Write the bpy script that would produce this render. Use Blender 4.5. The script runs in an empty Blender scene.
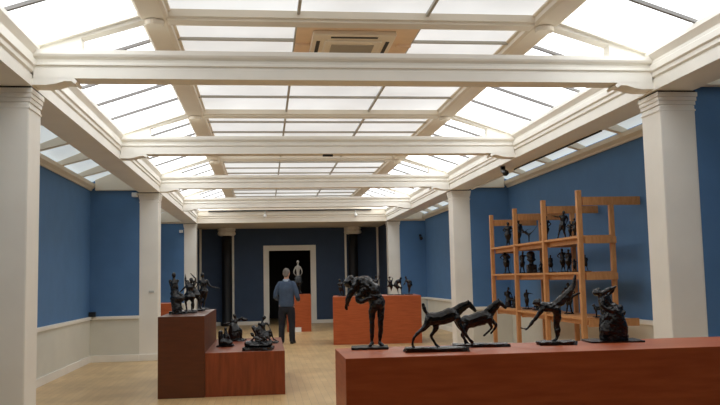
import bpy, bmesh, math, random
from mathutils import Vector, Matrix, noise
random.seed(7)
scene = bpy.context.scene
C = scene.collection
PI = math.pi

# ------------------------------------------------------------------ camera
FPX, YAW, PIT, ROL, EYE = 803.6, .1191, .0937, -.0212, 1.5
F = Vector((math.sin(YAW)*math.cos(PIT), math.cos(YAW)*math.cos(PIT), math.sin(PIT)))
R0 = Vector((math.cos(YAW), -math.sin(YAW), 0)); U0 = R0.cross(F)
R = R0*math.cos(ROL) + U0*math.sin(ROL); U = -R0*math.sin(ROL) + U0*math.cos(ROL)
cd = bpy.data.cameras.new('camera'); cam = bpy.data.objects.new('camera', cd); C.objects.link(cam)
cd.sensor_width = 36; cd.lens = FPX/720*36; cd.clip_start = .05; cd.clip_end = 200
M3 = Matrix((R, U, -F)).transposed()
cam.matrix_world = Matrix.Translation((0, 0, EYE)) @ M3.to_4x4()
scene.camera = cam

def at(u, v, x=None, y=None, z=None):
    """point of the place that a measured direction meets on a known plane"""
    d = F + R*(u-360)/FPX + U*(202.5-v)/FPX
    t = x/d.x if x is not None else y/d.y if y is not None else (z-EYE)/d.z
    return Vector((0, 0, EYE)) + d*t

# ------------------------------------------------------------------ materials
def S(r, g, b):
    f = lambda c: (c/255/12.92 if c/255 <= .04045 else ((c/255+.055)/1.055)**2.4)
    return (f(r), f(g), f(b), 1)

def mat(name, col, rough=.6, metal=0, spec=.5, vary=.0, scale=6, bump=0, bscale=40, col2=None, stretch=(1, 1, 1), coat=0):
    m = bpy.data.materials.new(name); m.use_nodes = True
    nt = m.node_tree; b = nt.nodes['Principled BSDF']
    b.inputs['Roughness'].default_value = rough; b.inputs['Metallic'].default_value = metal
    b.inputs['Specular IOR Level'].default_value = spec
    b.inputs['Coat Weight'].default_value = coat; b.inputs['Coat Roughness'].default_value = .18
    tc = nt.nodes.new('ShaderNodeTexCoord'); mp = nt.nodes.new('ShaderNodeMapping')
    mp.inputs['Scale'].default_value = stretch
    nt.links.new(tc.outputs['Object'], mp.inputs['Vector'])
    if vary or col2:
        n = nt.nodes.new('ShaderNodeTexNoise'); n.inputs['Scale'].default_value = scale; n.inputs['Detail'].default_value = 5
        nt.links.new(mp.outputs['Vector'], n.inputs['Vector'])
        cr = nt.nodes.new('ShaderNodeValToRGB')
        c2 = col2 or tuple(c*(1-vary) for c in col[:3]) + (1,)
        c1 = col if col2 else tuple(min(1, c*(1+vary)) for c in col[:3]) + (1,)
        cr.color_ramp.elements[0].position = .3; cr.color_ramp.elements[1].position = .7
        cr.color_ramp.elements[0].color = c2; cr.color_ramp.elements[1].color = c1
        nt.links.new(n.outputs['Fac'], cr.inputs['Fac']); nt.links.new(cr.outputs['Color'], b.inputs['Base Color'])
    else:
        b.inputs['Base Color'].default_value = col
    if bump:
        n2 = nt.nodes.new('ShaderNodeTexNoise'); n2.inputs['Scale'].default_value = bscale; n2.inputs['Detail'].default_value = 4
        nt.links.new(mp.outputs['Vector'], n2.inputs['Vector'])
        bp = nt.nodes.new('ShaderNodeBump'); bp.inputs['Strength'].default_value = bump; bp.inputs['Distance'].default_value = .01
        nt.links.new(n2.outputs['Fac'], bp.inputs['Height']); nt.links.new(bp.outputs['Normal'], b.inputs['Normal'])
    return m

def glow(name, col, strength, vary=.1):
    m = bpy.data.materials.new(name); m.use_nodes = True; nt = m.node_tree
    b = nt.nodes['Principled BSDF']
    b.inputs['Base Color'].default_value = (.7, .72, .74, 1); b.inputs['Roughness'].default_value = .35
    b.inputs['Emission Strength'].default_value = strength
    tc = nt.nodes.new('ShaderNodeTexCoord'); n = nt.nodes.new('ShaderNodeTexNoise')
    n.inputs['Scale'].default_value = .9; n.inputs['Detail'].default_value = 3
    nt.links.new(tc.outputs['Object'], n.inputs['Vector'])
    cr = nt.nodes.new('ShaderNodeValToRGB')
    cr.color_ramp.elements[0].position = .35; cr.color_ramp.elements[1].position = .65
    cr.color_ramp.elements[0].color = tuple(c*(1-vary) for c in col[:3]) + (1,); cr.color_ramp.elements[1].color = col
    nt.links.new(n.outputs['Fac'], cr.inputs['Fac']); nt.links.new(cr.outputs['Color'], b.inputs['Emission Color'])
    return m

def wood_floor():
    m = bpy.data.materials.new('oak_floor'); m.use_nodes = True; nt = m.node_tree
    b = nt.nodes['Principled BSDF']; b.inputs['Roughness'].default_value = .33
    tc = nt.nodes.new('ShaderNodeTexCoord'); mp = nt.nodes.new('ShaderNodeMapping')
    mp.inputs['Rotation'].default_value = (0, 0, PI/2)
    nt.links.new(tc.outputs['Object'], mp.inputs['Vector'])
    br = nt.nodes.new('ShaderNodeTexBrick')
    br.inputs['Scale'].default_value = 1; br.inputs['Brick Width'].default_value = .6; br.inputs['Row Height'].default_value = .09
    br.inputs['Mortar Size'].default_value = .0015
    br.inputs['Color1'].default_value = S(220, 188, 138); br.inputs['Color2'].default_value = S(208, 174, 124)
    br.inputs['Mortar'].default_value = S(150, 122, 84)
    nt.links.new(mp.outputs['Vector'], br.inputs['Vector'])
    n = nt.nodes.new('ShaderNodeTexNoise'); n.inputs['Scale'].default_value = 1.3; n.inputs['Detail'].default_value = 6
    nt.links.new(tc.outputs['Object'], n.inputs['Vector'])
    mx = nt.nodes.new('ShaderNodeMix'); mx.data_type = 'RGBA'; mx.blend_type = 'MULTIPLY'
    cr = nt.nodes.new('ShaderNodeValToRGB'); cr.color_ramp.elements[0].color = (.82, .80, .76, 1); cr.color_ramp.elements[1].color = (1, 1, 1, 1)
    cr.color_ramp.elements[0].position = .35; cr.color_ramp.elements[1].position = .6
    nt.links.new(n.outputs['Fac'], cr.inputs['Fac'])
    mx.inputs[0].default_value = 1
    nt.links.new(br.outputs['Color'], mx.inputs[6]); nt.links.new(cr.outputs['Color'], mx.inputs[7])
    nt.links.new(mx.outputs[2], b.inputs['Base Color'])
    return m

WHITE = mat('white_paint', S(238, 234, 224), .5, vary=.04, scale=2)
CREAM = mat('cream_paint', S(230, 220, 202), .5, vary=.04, scale=2)
BLUE = mat('blue_wall', S(80, 120, 164), .75, vary=.05, scale=3)
NAVY = mat('navy_wall', S(56, 74, 100), .8, vary=.06, scale=3)
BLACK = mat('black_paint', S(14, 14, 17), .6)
DADO = mat('dado_paint', S(216, 214, 202), .55, vary=.04, scale=2)
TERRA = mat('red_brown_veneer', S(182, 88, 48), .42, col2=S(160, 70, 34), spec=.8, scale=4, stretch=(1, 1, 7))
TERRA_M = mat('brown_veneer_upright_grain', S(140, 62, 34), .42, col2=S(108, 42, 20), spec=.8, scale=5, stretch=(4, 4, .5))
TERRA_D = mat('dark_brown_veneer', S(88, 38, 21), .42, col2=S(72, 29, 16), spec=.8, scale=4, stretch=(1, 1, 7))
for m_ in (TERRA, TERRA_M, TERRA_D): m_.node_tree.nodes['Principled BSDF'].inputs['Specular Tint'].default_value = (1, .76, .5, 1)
BRONZE = mat('dark_bronze', (.05, .05, .051, 1), .25, metal=1, vary=.35, scale=20, bump=.7, bscale=60)
BRONZE_G = mat('grey_bronze', (.02, .021, .02, 1), .45, spec=.35, vary=.3, scale=30, bump=.4, bscale=60)
PLASTER = mat('pale_plaster', S(150, 146, 138), .6, vary=.06, scale=20)
PINE = mat('pine_wood', S(208, 152, 98), .5, col2=S(188, 130, 78), scale=8, stretch=(4, 4, 1))
BOARD = mat('beige_board', S(238, 208, 176), .6, vary=.04)
BAR = mat('grey_glazing_bar', S(176, 170, 158), .5)
BAR_D = mat('dark_glazing_bar', S(118, 114, 110), .5)
ACW = mat('cassette_plastic', S(236, 224, 204), .45)
GRILLE = mat('grille_grey', S(176, 166, 150), .6)
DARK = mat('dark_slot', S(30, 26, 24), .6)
BLKPL = mat('black_plastic', S(20, 20, 22), .4)
WHPL = mat('white_plastic', S(235, 233, 228), .4)
SKIN = mat('skin', S(196, 150, 126), .5)
HAIR = mat('grey_hair', S(120, 112, 104), .7, vary=.3, scale=60, bump=.5, bscale=120)
JACKET = mat('blue_jacket', S(62, 80, 104), .8, vary=.1, scale=14, bump=.4, bscale=90)
TROUSER = mat('navy_trousers', S(20, 23, 34), .8, vary=.1, scale=14)
SHOE = mat('black_leather', S(16, 15, 16), .4)
FLOOR = wood_floor()
GL_C = glow('frosted_glass_center', (.93, .97, 1, 1), .178, .26)
GL_S = glow('frosted_glass_slope', (.91, .955, 1, 1), .79, .2)
GL_A = glow('frosted_glass_aisle', (.80, .93, 1, 1), .125, .14)

# ------------------------------------------------------------------ mesh helpers
def link(name, me, m, parent=None):
    o = bpy.data.objects.new(name, me); C.objects.link(o)
    if m: me.materials.append(m)
    if parent: o.parent = parent
    return o

def obj(name, bm, m, parent=None, smooth=False, bevel=0):
    if bevel:
        bmesh.ops.bevel(bm, geom=bm.edges[:], offset=bevel, segments=2, profile=.6, affect='EDGES')
    bmesh.ops.recalc_face_normals(bm, faces=bm.faces[:])
    me = bpy.data.meshes.new(name); bm.to_mesh(me); bm.free()
    if smooth:
        for p in me.polygons: p.use_smooth = True
    return link(name, me, m, parent)

def box(bm, x0, x1, y0, y1, z0, z1):
    vs = [bm.verts.new((x, y, z)) for z in (z0, z1) for y in (y0, y1) for x in (x0, x1)]
    for f in ((0, 2, 3, 1), (4, 5, 7, 6), (0, 1, 5, 4), (2, 6, 7, 3), (0, 4, 6, 2), (1, 3, 7, 5)):
        bm.faces.new([vs[i] for i in f])

def B(*boxes):
    bm = bmesh.new()
    for b in boxes: box(bm, *b)
    return bm

def prism(bm, poly, axis, a, b):
    """extrude a 2-D polygon along an axis (x: poly=(y,z); y: poly=(x,z); z: poly=(x,y))"""
    def P(p, t): return {'x': (t, p[0], p[1]), 'y': (p[0], t, p[1]), 'z': (p[0], p[1], t)}[axis]
    n = len(poly)
    A = [bm.verts.new(P(p, a)) for p in poly]; D = [bm.verts.new(P(p, b)) for p in poly]
    for i in range(n): bm.faces.new((A[i], A[(i+1) % n], D[(i+1) % n], D[i]))
    bm.faces.new(A[::-1]); bm.faces.new(D)

def lathe(bm, prof, cx=0, cy=0, n=24, flute=0):
    rings = []
    for r, z in prof:
        rings.append([bm.verts.new((cx+r*(1+flute*math.cos(8*2*PI*k/n))*math.cos(2*PI*k/n), cy+r*(1+flute*math.cos(8*2*PI*k/n))*math.sin(2*PI*k/n), z)) for k in range(n)])
    for a, b in zip(rings, rings[1:]):
        for k in range(n): bm.faces.new((a[k], a[(k+1) % n], b[(k+1) % n], b[k]))
    bm.faces.new(rings[0][::-1]); bm.faces.new(rings[-1])

def tube(bm, pts, r, n=8):
    loft(bm, [tuple(p) + (r,) for p in pts], n=n, sub=2)

def loft(bm, pts, n=10, sub=4, caps=(1, 1)):
    """closed tapered tube through (x,y,z,r[,ry]) with rounded ends"""
    P = [Vector(p[:3]) for p in pts]; RA = [(p[3], p[4] if len(p) > 4 else p[3]) for p in pts]
    Q, q = [], []
    m = len(P)
    for i in range(m-1):
        p0, p1, p2, p3 = P[max(i-1, 0)], P[i], P[i+1], P[min(i+2, m-1)]
        for k in range(sub):
            t = k/sub
            Q.append(.5*((2*p1)+(p2-p0)*t+(2*p0-5*p1+4*p2-p3)*t*t+(3*p1-p0-3*p2+p3)*t**3))
            q.append((RA[i][0]*(1-t)+RA[i+1][0]*t, RA[i][1]*(1-t)+RA[i+1][1]*t))
    Q.append(P[-1]); q.append(RA[-1])
    T = [(Q[min(i+1, len(Q)-1)]-Q[max(i-1, 0)]).normalized() for i in range(len(Q))]
    rings = []
    ref = Vector((0, 1, 0))
    def frame(t):
        s = t.cross(ref)
        if s.length < .2: s = t.cross(Vector((1, 0, 0)))
        s.normalize(); return s, s.cross(t)
    full = []
    for a in (70, 40, 15) if caps[0] else (): full.append((Q[0]-T[0]*min(q[0])*math.sin(math.radians(a)), T[0], q[0], math.cos(math.radians(a))))
    for i in range(len(Q)): full.append((Q[i], T[i], q[i], 1))
    for a in (15, 40, 70) if caps[1] else (): full.append((Q[-1]+T[-1]*min(q[-1])*math.sin(math.radians(a)), T[-1], q[-1], math.cos(math.radians(a))))
    for c, t, r, k in full:
        s, w = frame(t)
        rings.append([bm.verts.new(c + s*r[0]*k*math.cos(2*PI*j/n) + w*r[1]*k*math.sin(2*PI*j/n)) for j in range(n)])
    for a, b in zip(rings, rings[1:]):
        for j in range(n): bm.faces.new((a[j], a[(j+1) % n], b[(j+1) % n], b[j]))
    bm.faces.new(rings[0][::-1]); bm.faces.new(rings[-1])

def ball(bm, c, r, sub=2):
    r = r if isinstance(r, tuple) else (r, r, r)
    g = bmesh.ops.create_icosphere(bm, subdivisions=sub, radius=1)
    for v in g['verts']: v.co = Vector((c[0]+v.co.x*r[0], c[1]+v.co.y*r[1], c[2]+v.co.z*r[2]))

def fuse(name, bm, voxel, m, parent, rough=0, rscale=30, smooth_it=2):
    """weld overlapping shells into one continuous skin"""
    bmesh.ops.recalc_face_normals(bm, faces=bm.faces[:])
    me = bpy.data.meshes.new(name); bm.to_mesh(me); bm.free()
    o = link(name, me, m, parent)
    r = o.modifiers.new('r', 'REMESH'); r.mode = 'VOXEL'; r.voxel_size = voxel
    q = o.modifiers.new('s', 'SMOOTH'); q.factor = .5; q.iterations = smooth_it
    FUSED.append((o, m, rough, rscale))
    return o

FUSED = []
def bake_fused():
    for o, *_ in FUSED:                      # one at a time: welding them all in one pass is very slow
        for q in o.modifiers: q.show_viewport = False
    done = []
    for o, m, a, k in FUSED:
        for q in o.modifiers: q.show_viewport = True
        dg = bpy.context.evaluated_depsgraph_get(); dg.update()
        done.append((o, bpy.data.meshes.new_from_object(o.evaluated_get(dg)), m, a, k))
        for q in o.modifiers: q.show_viewport = False
    for o, res, m, rough, rscale in done:
        if rough:
            sd = Vector((random.uniform(0, 50), random.uniform(0, 50), 0))
            cn = [(v.co.copy(), v.normal.copy()) for v in res.vertices]
            flat = []
            for c, n in cn: flat.extend(c + n*rough*(noise.noise(c*rscale+sd)+.5*noise.noise(c*rscale*2.1+sd)))
            res.vertices.foreach_set('co', flat); res.update()
        for p in res.polygons: p.use_smooth = True
        res.materials.clear(); res.materials.append(m)
        o.modifiers.clear(); o.data = res

def struct(o): o['kind'] = 'structure'; return o
def tag(o, label, cat, group=None):
    o['label'] = label; o['category'] = cat
    if group: o['group'] = group
    return o
def thing(name, label, cat, loc, group=None, rz=0):
    o = bpy.data.objects.new(name, None); C.objects.link(o); o.empty_display_size = .1
    o.location = loc; o.rotation_euler = (0, 0, rz)
    return tag(o, label, cat, group)

def copy_tree(o, parent=None):
    c = o.copy(); C.objects.link(c)
    if parent: c.parent = parent
    for ch in o.children: copy_tree(ch, c)
    return c

# ------------------------------------------------------------------ room dimensions
XL, XR, XC = -2.04, 3.78, .87          # inner faces of the two arcades
XWL, XWR = -3.36, 5.02                 # aisle walls
YB = -2.2                              # wall behind the camera
YN = [None, 7.30, 11.68, 16.06, 20.43, 24.81]
BAY = 4.376
YS = 2.92                              # arcades begin; lantern cut short here, out of view, to dim light from behind
YE = 27.7                              # end wall
ZS, ZT, ZW = 3.26, 3.655, 3.30         # soffit, top of entablature, top of blue walls
DZ = .83                               # top of dado cap

# floor, with the dark room beyond the doorway
struct(obj('floor', B((XWL-.2, XWR+.2, YB-.2, 32.2, -.1, 0)), FLOOR))

# blue walls and their white dado, cap and skirting
def dado(side, boxes_low, boxes_cap, boxes_skirt):
    n = dado.n
    struct(obj('trim_%d' % n, B(*boxes_low), DADO)); struct(obj('trim_%d' % (n+1), B(*boxes_cap), WHITE, bevel=.008))
    struct(obj('baseboard_%s' % side, B(*boxes_skirt), WHITE, bevel=.006)); dado.n += 2
dado.n = 1
struct(obj('wall_left', B((XWL-.2, XWL, YB-.2, YE+.2, 0, 4.4)), BLUE))
struct(obj('wall_right', B((XWR, XWR+.2, YB-.2, YE+.2, 0, 4.4)), BLUE))
struct(obj('wall_rear', B((XWL, XWR, YB-.2, YB, 0, 4.4)), BLUE))
dado('left', [(XWL, XWL+.02, YB, 24.7, 0, DZ)], [(XWL, XWL+.06, YB, 24.7, DZ-.02, DZ+.04)], [(XWL+.02, XWL+.045, YB, 24.7, 0, .13)])
dado('right', [(XWR-.02, XWR, YB, 24.7, 0, DZ)], [(XWR-.07, XWR, YB, 24.7, DZ-.02, DZ+.04)], [(XWR-.045, XWR-.02, YB, 24.7, 0, .13)])
# cross walls closing the aisle bays
for y, ys in ((16.06, 'middle'), (24.81, 'far'), (7.30, 'near')):
    for side, xa, xb in (('left', XWL, -2.42), ('right', 4.18, XWR)):
        nm = ys + '_' + side
        struct(obj('wall_' + nm, B((xa, xb, y+.02, y+.2, 0, 4.2)), BLUE))
        dado(nm, [(xa+.0, xb, y, y+.02, 0, DZ)], [(xa, xb, y-.045, y+.02, DZ-.02, DZ+.04)], [(xa, xb, y-.03, y, 0, .13)])
# cornice strips where blue wall meets the aisle roof
k = 60
for y0, y1 in ((YS, 7.3), (7.5, 16.06), (16.26, 24.81)):
    for xa, s in ((XWL, 1), (XWR, -1)):
        bm = bmesh.new()
        prism(bm, [(xa, ZW), (xa+s*.03, ZW), (xa+s*.04, ZW+.03), (xa+s*.09, ZW+.07), (xa+s*.10, ZW+.13), (xa, ZW+.13)], 'y', y0, y1)
        struct(obj('trim_%d' % k, bm, CREAM)); k += 1
    for xa, xb in ((XWL+.1, -2.43), (4.16, XWR-.1)):
        struct(obj('trim_%d' % k, B((xa, xb, y1-.07, y1+.02, ZW, ZW+.55)), CREAM, bevel=.01)); k += 1

# end wall: navy partition with white door frame, dark room behind
DX0, DX1, DZT = .14, 1.555, 2.49
struct(obj('wall_end', B((XWL, DX0, YE, YE+.15, 0, 4.2), (DX1, XWR, YE, YE+.15, 0, 4.2), (DX0, DX1, YE, YE+.15, DZT, 4.2)), NAVY))
struct(obj('door_1', B((DX0-.19, DX0, YE-.05, YE+.17, 0, DZT+.18), (DX1, DX1+.19, YE-.05, YE+.17, 0, DZT+.18), (DX0, DX1, YE-.05, YE+.17, DZT, DZT+.18)), WHITE, bevel=.012))
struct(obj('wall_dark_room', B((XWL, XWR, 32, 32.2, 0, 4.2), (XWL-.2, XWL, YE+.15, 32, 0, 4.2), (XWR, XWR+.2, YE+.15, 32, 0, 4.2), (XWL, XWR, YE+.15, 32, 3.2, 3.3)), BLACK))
sk = [(XL+.05, -1.5), (-1.05, DX0-.19), (DX1+.19, 2.7), (3.4, XR-.05)]
struct(obj('baseboard_end', B(*[(a, b, YE-.03, YE, 0, .12) for a, b in sk]), WHITE, bevel=.006))
for i, x in enumerate((-1.07, 2.775, -2.16, 3.89)):
    struct(obj('trim_%d' % (40+i), B((x-.035, x+.035, YE-.05, YE, 0, ZS)), WHITE))
# flanking walls of the passage
struct(obj('wall_passage', B((XWL+.02, -2.2, YE-2.5, YE-.01, 0, ZS), (3.95, XWR-.02, YE-2.5, YE-.01, 0, ZS)), NAVY))
# passage ceiling and the face of the end entablature
bm = bmesh.new()
prof = [(24.81, 3.26), (24.81, 3.40), (24.795, 3.41), (24.795, 3.45), (24.77, 3.48), (24.77, 3.60), (24.75, 3.63), (24.75, 3.66), (YE+.1, 3.66), (YE+.1, 3.26)]
prism(bm, prof, 'x', XWL, XWR)
box(bm, XWL, XWR, YB, YS, 3.26, 3.66)  # unseen solid ceiling over the camera end, added to hold back skylight
struct(obj('ceiling', bm, CREAM))
struct(obj('wall_gable', B((XWL, XWR, 24.9, 25.0, 3.66, 4.5), (XWL, XWR, YS-.15, YS-.05, 3.66, 4.5)), CREAM))

# entablature of each arcade
for s, xi, nm in ((1, XL, 20), (-1, XR, 21)):
    rel = [(-.40, 3.26), (0, 3.26), (0, 3.365), (-.012, 3.372), (-.012, 3.382), (.012, 3.392), (.012, 3.43), (.03, 3.445), (.03, 3.50), (.012, 3.512), (.012, 3.545), (.035, 3.575), (.055, 3.60), (.055, 3.64), (.03, 3.66), (-.40, 3.74)]
    bm = bmesh.new(); prism(bm, [(xi+s*a, z) for a, z in rel], 'y', YS, 24.81)
    struct(obj('trim_%d' % nm, bm, WHITE))
    bm = B((min(xi-s*.43, xi-s*.40), max(xi-s*.43, xi-s*.40), YS, 24.81, 3.29, 3.86))
    struct(obj('trim_%d' % (nm+2), bm, CREAM))
# long ceiling beams carrying the flat lantern
for s, xi, nm in ((1, -1.125, 24), (-1, 2.875, 25)):
    rel = [(0, 3.92), (.03, 3.90), (.235, 3.90), (.265, 3.92), (.265, 3.965), (.29, 3.975), (.29, 4.07), (-.02, 4.07), (-.02, 3.975), (0, 3.965)]
    bm = bmesh.new(); prism(bm, [(xi+s*a, z) for a, z in rel], 'y', YS-.02, 24.9)
    struct(obj('trim_%d' % nm, bm, CREAM))

# ------------------------------------------------------------------ skylights
GZ = 3.98
def slope_z(x): return 3.66 + .332*x        # height above entablature at offset x from the inner face
wn = 1
yb0 = [7.30 + BAY*i for i in range(-2, 4)]
XGL, XGR = -.835, 2.585
for i, y0 in enumerate(yb0):
    y1 = y0 + BAY
    ya, yz = max(y0, YS-.03), min(y1, 24.88)
    ac_bay = abs(y0-7.3) < .1
    # flat centre
    me = bmesh.new()
    if ac_bay:
        box(me, XGL-.05, .335, ya, yz, GZ+.01, GZ+.02); box(me, 1.555, XGR+.05, ya, yz, GZ+.01, GZ+.02); box(me, .335, 1.555, 9.05, yz, GZ+.01, GZ+.02)
    else:
        box(me, XGL-.05, XGR+.05, ya, yz, GZ+.01, GZ+.02)
    w = struct(obj('window_%d' % wn, me, GL_C)); wn += 1
    for j in range(1, 5):
        y = y0 + BAY*j/5
        if y < ya: continue
        segs = [(XGL-.05, XGR+.05)] if not (ac_bay and y < 9.0) else [(XGL-.05, .335), (1.555, XGR+.05)]
        obj('glazing_bar', B(*[(a, b, y-.014, y+.014, GZ-.02, GZ+.01) for a, b in segs]), BAR, w)
    for x in (.335, 1.555):
        obj('glazing_bar', B((x-.014, x+.014, ya, yz, GZ-.024, GZ+.008)), BAR, w)
    # slopes
    for s, xi, xo in ((1, XL, -1.12), (-1, XR, 2.87)):
        span = abs(xo-xi)
        me = bmesh.new()
        prism(me, [(xi, slope_z(0)+.005), (xo, slope_z(span)+.005), (xo, slope_z(span)+.02), (xi, slope_z(0)+.02)], 'y', ya, yz)
        w = struct(obj('window_%d' % wn, me, GL_S)); wn += 1
        for j in range(1, 5):
            y = y0 + BAY*j/5
            if y < ya: continue
            b2 = bmesh.new()
            prism(b2, [(xi, slope_z(0)-.028), (xo, slope_z(span)-.028), (xo, slope_z(span)+.005), (xi, slope_z(0)+.005)], 'y', y-.017, y+.017)
            obj('glazing_bar', b2, BAR_D, w)
    # aisle roofs
    for xa, xb in ((-2.43, XWL+.02), (4.17, XWR-.02)):
        me = bmesh.new(); prism(me, [(xa, 3.84), (xb, 3.47), (xb, 3.485), (xa, 3.855)], 'y', ya, yz)
        w = struct(obj('window_%d' % wn, me, GL_A)); wn += 1
        for j in range(0, 3):
            y = y0 + BAY*j/3 + .3
            if y < ya: continue
            b2 = bmesh.new(); prism(b2, [(xa, 3.64), (xb, 3.40), (xb, 3.47), (xa, 3.84)], 'y', y-.055, y+.055)
            obj('rafter', b2, CREAM, w)

# ------------------------------------------------------------------ columns
def column(label, x0, y0, group):
    t = thing('column', label, 'column', (x0+.185, y0+.2, 0), group)
    obj('shaft', B((-.183, .183, -.19, .19, 0, 3.12)), WHITE, t, bevel=.015)
    bm = bmesh.new()
    for h, z0, z1 in ((.192, 3.06, 3.08), (.192, 3.12, 3.16), (.2, 3.16, 3.20), (.208, 3.20, 3.245)): box(bm, -h, h, -h, h, z0, z1)
    obj('capital', bm, WHITE, t, bevel=.006)
    obj('shadow_gap', B((-.195, .195, -.195, .195, 3.243, 3.262)), DARK, t)  # dark plate painting in the shade of the gap between capital and soffit
    obj('plinth_block', B((-.205, .205, -.215, .2, 0, .13)), WHITE, t, bevel=.01)
    return t
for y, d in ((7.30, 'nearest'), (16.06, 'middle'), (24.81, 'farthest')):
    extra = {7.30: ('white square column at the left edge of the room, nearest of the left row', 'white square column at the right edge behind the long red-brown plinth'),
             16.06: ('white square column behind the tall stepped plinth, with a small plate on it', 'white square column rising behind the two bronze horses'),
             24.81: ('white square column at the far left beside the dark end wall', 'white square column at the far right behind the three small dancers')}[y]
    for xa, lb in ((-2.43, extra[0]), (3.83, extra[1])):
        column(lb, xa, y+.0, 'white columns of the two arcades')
def round_column(label, x):
    t = thing('round_column', label, 'column', (x, YE-.32, 0), 'dark round columns at the end wall')
    bm = bmesh.new(); lathe(bm, [(.19, 0), (.19, .1), (.165, .14), (.165, 2.0), (.155, 3.02)], n=28); obj('shaft', bm, BLACK, t, smooth=True)
    bm = bmesh.new()
    lathe(bm, [(.17, 3.0), (.25, 3.015), (.285, 3.05), (.29, 3.09), (.27, 3.14), (.255, 3.17), (.285, 3.18), (.285, 3.26)], n=64, flute=.04)
    obj('capital', bm, WHITE, t)
round_column('black round column with a white capital left of the far doorway', -1.27)
round_column('black round column with a white capital right of the far doorway', 3.0)

# ------------------------------------------------------------------ roof trusses
def truss():
    t = thing('roof_truss', '', 'roof truss', (0, 0, 0), 'white roof trusses across the gallery')
    tie = [(0, 3.345), (0, 3.435), (.012, 3.44), (.012, 3.455), (-.012, 3.465), (-.012, 3.485), (.02, 3.495), (.02, 3.525), (-.02, 3.54), (-.03, 3.56), (-.03, 3.60)]
    full = tie + [(.22-y, z) for y, z in tie[::-1]]
    bm = bmesh.new(); prism(bm, full, 'x', XL+.01, XR-.01); obj('tie_beam', bm, WHITE, t)
    for s, xi in ((1, XL), (-1, XR)):
        q = lambda a, z: (xi+s*a, z)
        bm = bmesh.new()
        prism(bm, [q(0, 3.59), q(.41, 3.59), q(.41, 3.735), q(.96, 3.905), q(.96, 3.96), q(0, 3.65)], 'y', .05, .19)
        prism(bm, [q(0, 3.625), q(.96, 3.942), q(.96, 3.985), q(0, 3.672)], 'y', .0, .22)
        obj('rafter', bm, WHITE, t)
        bm = bmesh.new(); lathe(bm, [(.08, 3.86), (.09, 3.87), (.09, 3.905)], xi+s*1.05, .08, 20); obj('boss', bm, CREAM, t)
        bm = bmesh.new()
        prism(bm, [q(.0, 3.285), q(.12, 3.283), q(.20, 3.295), q(.28, 3.32), q(.335, 3.32), q(.37, 3.296), q(.39, 3.318), q(.36, 3.347), q(.0, 3.347)], 'y', .0, .22)
        obj('bracket', bm, WHITE, t)
    bm = bmesh.new()
    cp = [(.03, 3.905), (.03, 3.925), (0, 3.935), (0, 4.04)]
    prism(bm, cp + [(.22-y, z) for y, z in cp[::-1]], 'x', -.87, 2.62); obj('collar_beam', bm, CREAM, t)
    return t
tl = ['white roof truss nearest the camera, its tie beam under the air conditioner',
      'second white roof truss from the camera, with a small black sensor under it',
      'third white roof truss from the camera, meeting the middle columns',
      'fourth white roof truss, farthest one before the end wall']
for i in range(4):
    t = truss(); t['label'] = tl[i]; t.location = (0, YN[i+1], -.012)

# air conditioner
t = thing('air_conditioner', 'square ceiling air conditioner in a beige board panel of the skylight', 'air conditioner', (.945, 8.2, 3.95))
obj('mounting_board', B((-.61, .61, -.85, .86, .0, .04)), BOARD, t, bevel=.004)
for a, b in ((-.61, -.46), (.46, .61)): obj('board_batten', B((a, b, -.02, .02, -.03, .0)), BOARD, t)
obj('cassette_frame', B((-.46, .46, -.46, .46, -.05, .0)), ACW, t, bevel=.012)
obj('center_panel', B((-.32, .32, -.30, .32, -.075, -.05)), ACW, t, bevel=.01)
obj('grille', B(*[(-.24, .24, y, y+.018, -.085, -.075) for y in [-.22+.03*k for k in range(15)]]), GRILLE, t)
for a in ((-.26, .26, -.41, -.365), (-.26, .26, .365, .41), (-.41, -.37, -.26, .26), (.37, .41, -.26, .26)):
    obj('air_slot', B((a[0], a[1], a[2], a[3], -.054, -.045)), DARK, t)

for ch in t.children:
    if not ch.name.startswith('board') and not ch.name.startswith('mounting'): ch.scale.x = .91; ch.location.x = -.03

# ------------------------------------------------------------------ spotlights, track, sensors, cable
t = thing('track_light', 'lighting track with two white spotlights on the end entablature', 'track light', (.81, 24.72, 3.6))
obj('track', B((-2.5, 2.5, -.03, .02, 0, .035)), DARK, t)
for x in (-.79, 2.0):
    bm = bmesh.new(); loft(bm, [(x, 0, 0, .015), (x, 0, -.1, .015)]); obj('stem', bm, WHPL, t)
    bm = bmesh.new(); loft(bm, [(x, .05, -.11, .035), (x, -.07, -.16, .055)]); obj('lamp_head', bm, WHPL, t, smooth=True)
def spot(label, loc, m, r=1.0, rz=0, group=None, hang=0):
    t = thing('spotlight', label, 'spotlight', loc, group, rz)
    obj('mount', B((-.03*r, .03*r, -.02*r, .02*r, -.05*r, 0)), m, t)
    bm = bmesh.new(); loft(bm, [(0, 0, -.06*r, .03*r), (0, -.12*r, -.11*r, .045*r)]); obj('lamp_head', bm, m, t, smooth=True)
    return t
p = at(510, 165, x=3.79)
spot('black spotlight under the right architrave near the wooden shelving', (3.86, 12.6, ZS), BLKPL, 1.15)
spot('small black wall spotlight on the far right blue wall', (4.84, 24.76, 2.82), BLKPL, 1.2)
def sensor(name, label, b, m, cat): tag(obj(name, B(b), m, bevel=.004), label, cat)
sensor('sensor', 'small black sensor under the tie beam of the second roof truss', (.87, 1.02, 11.75, 11.83, 3.31, 3.345), BLKPL, 'sensor')
sensor('motion_detector', 'small white motion detector beside the capital of the middle left column', (-2.56, -2.46, 15.95, 16.08, 3.17, 3.25), WHPL, 'detector')
sensor('motion_detector', 'small white motion detector high beside the farthest left column', (-2.56, -2.46, 24.70, 24.83, 2.98, 3.06), WHPL, 'detector')
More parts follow.
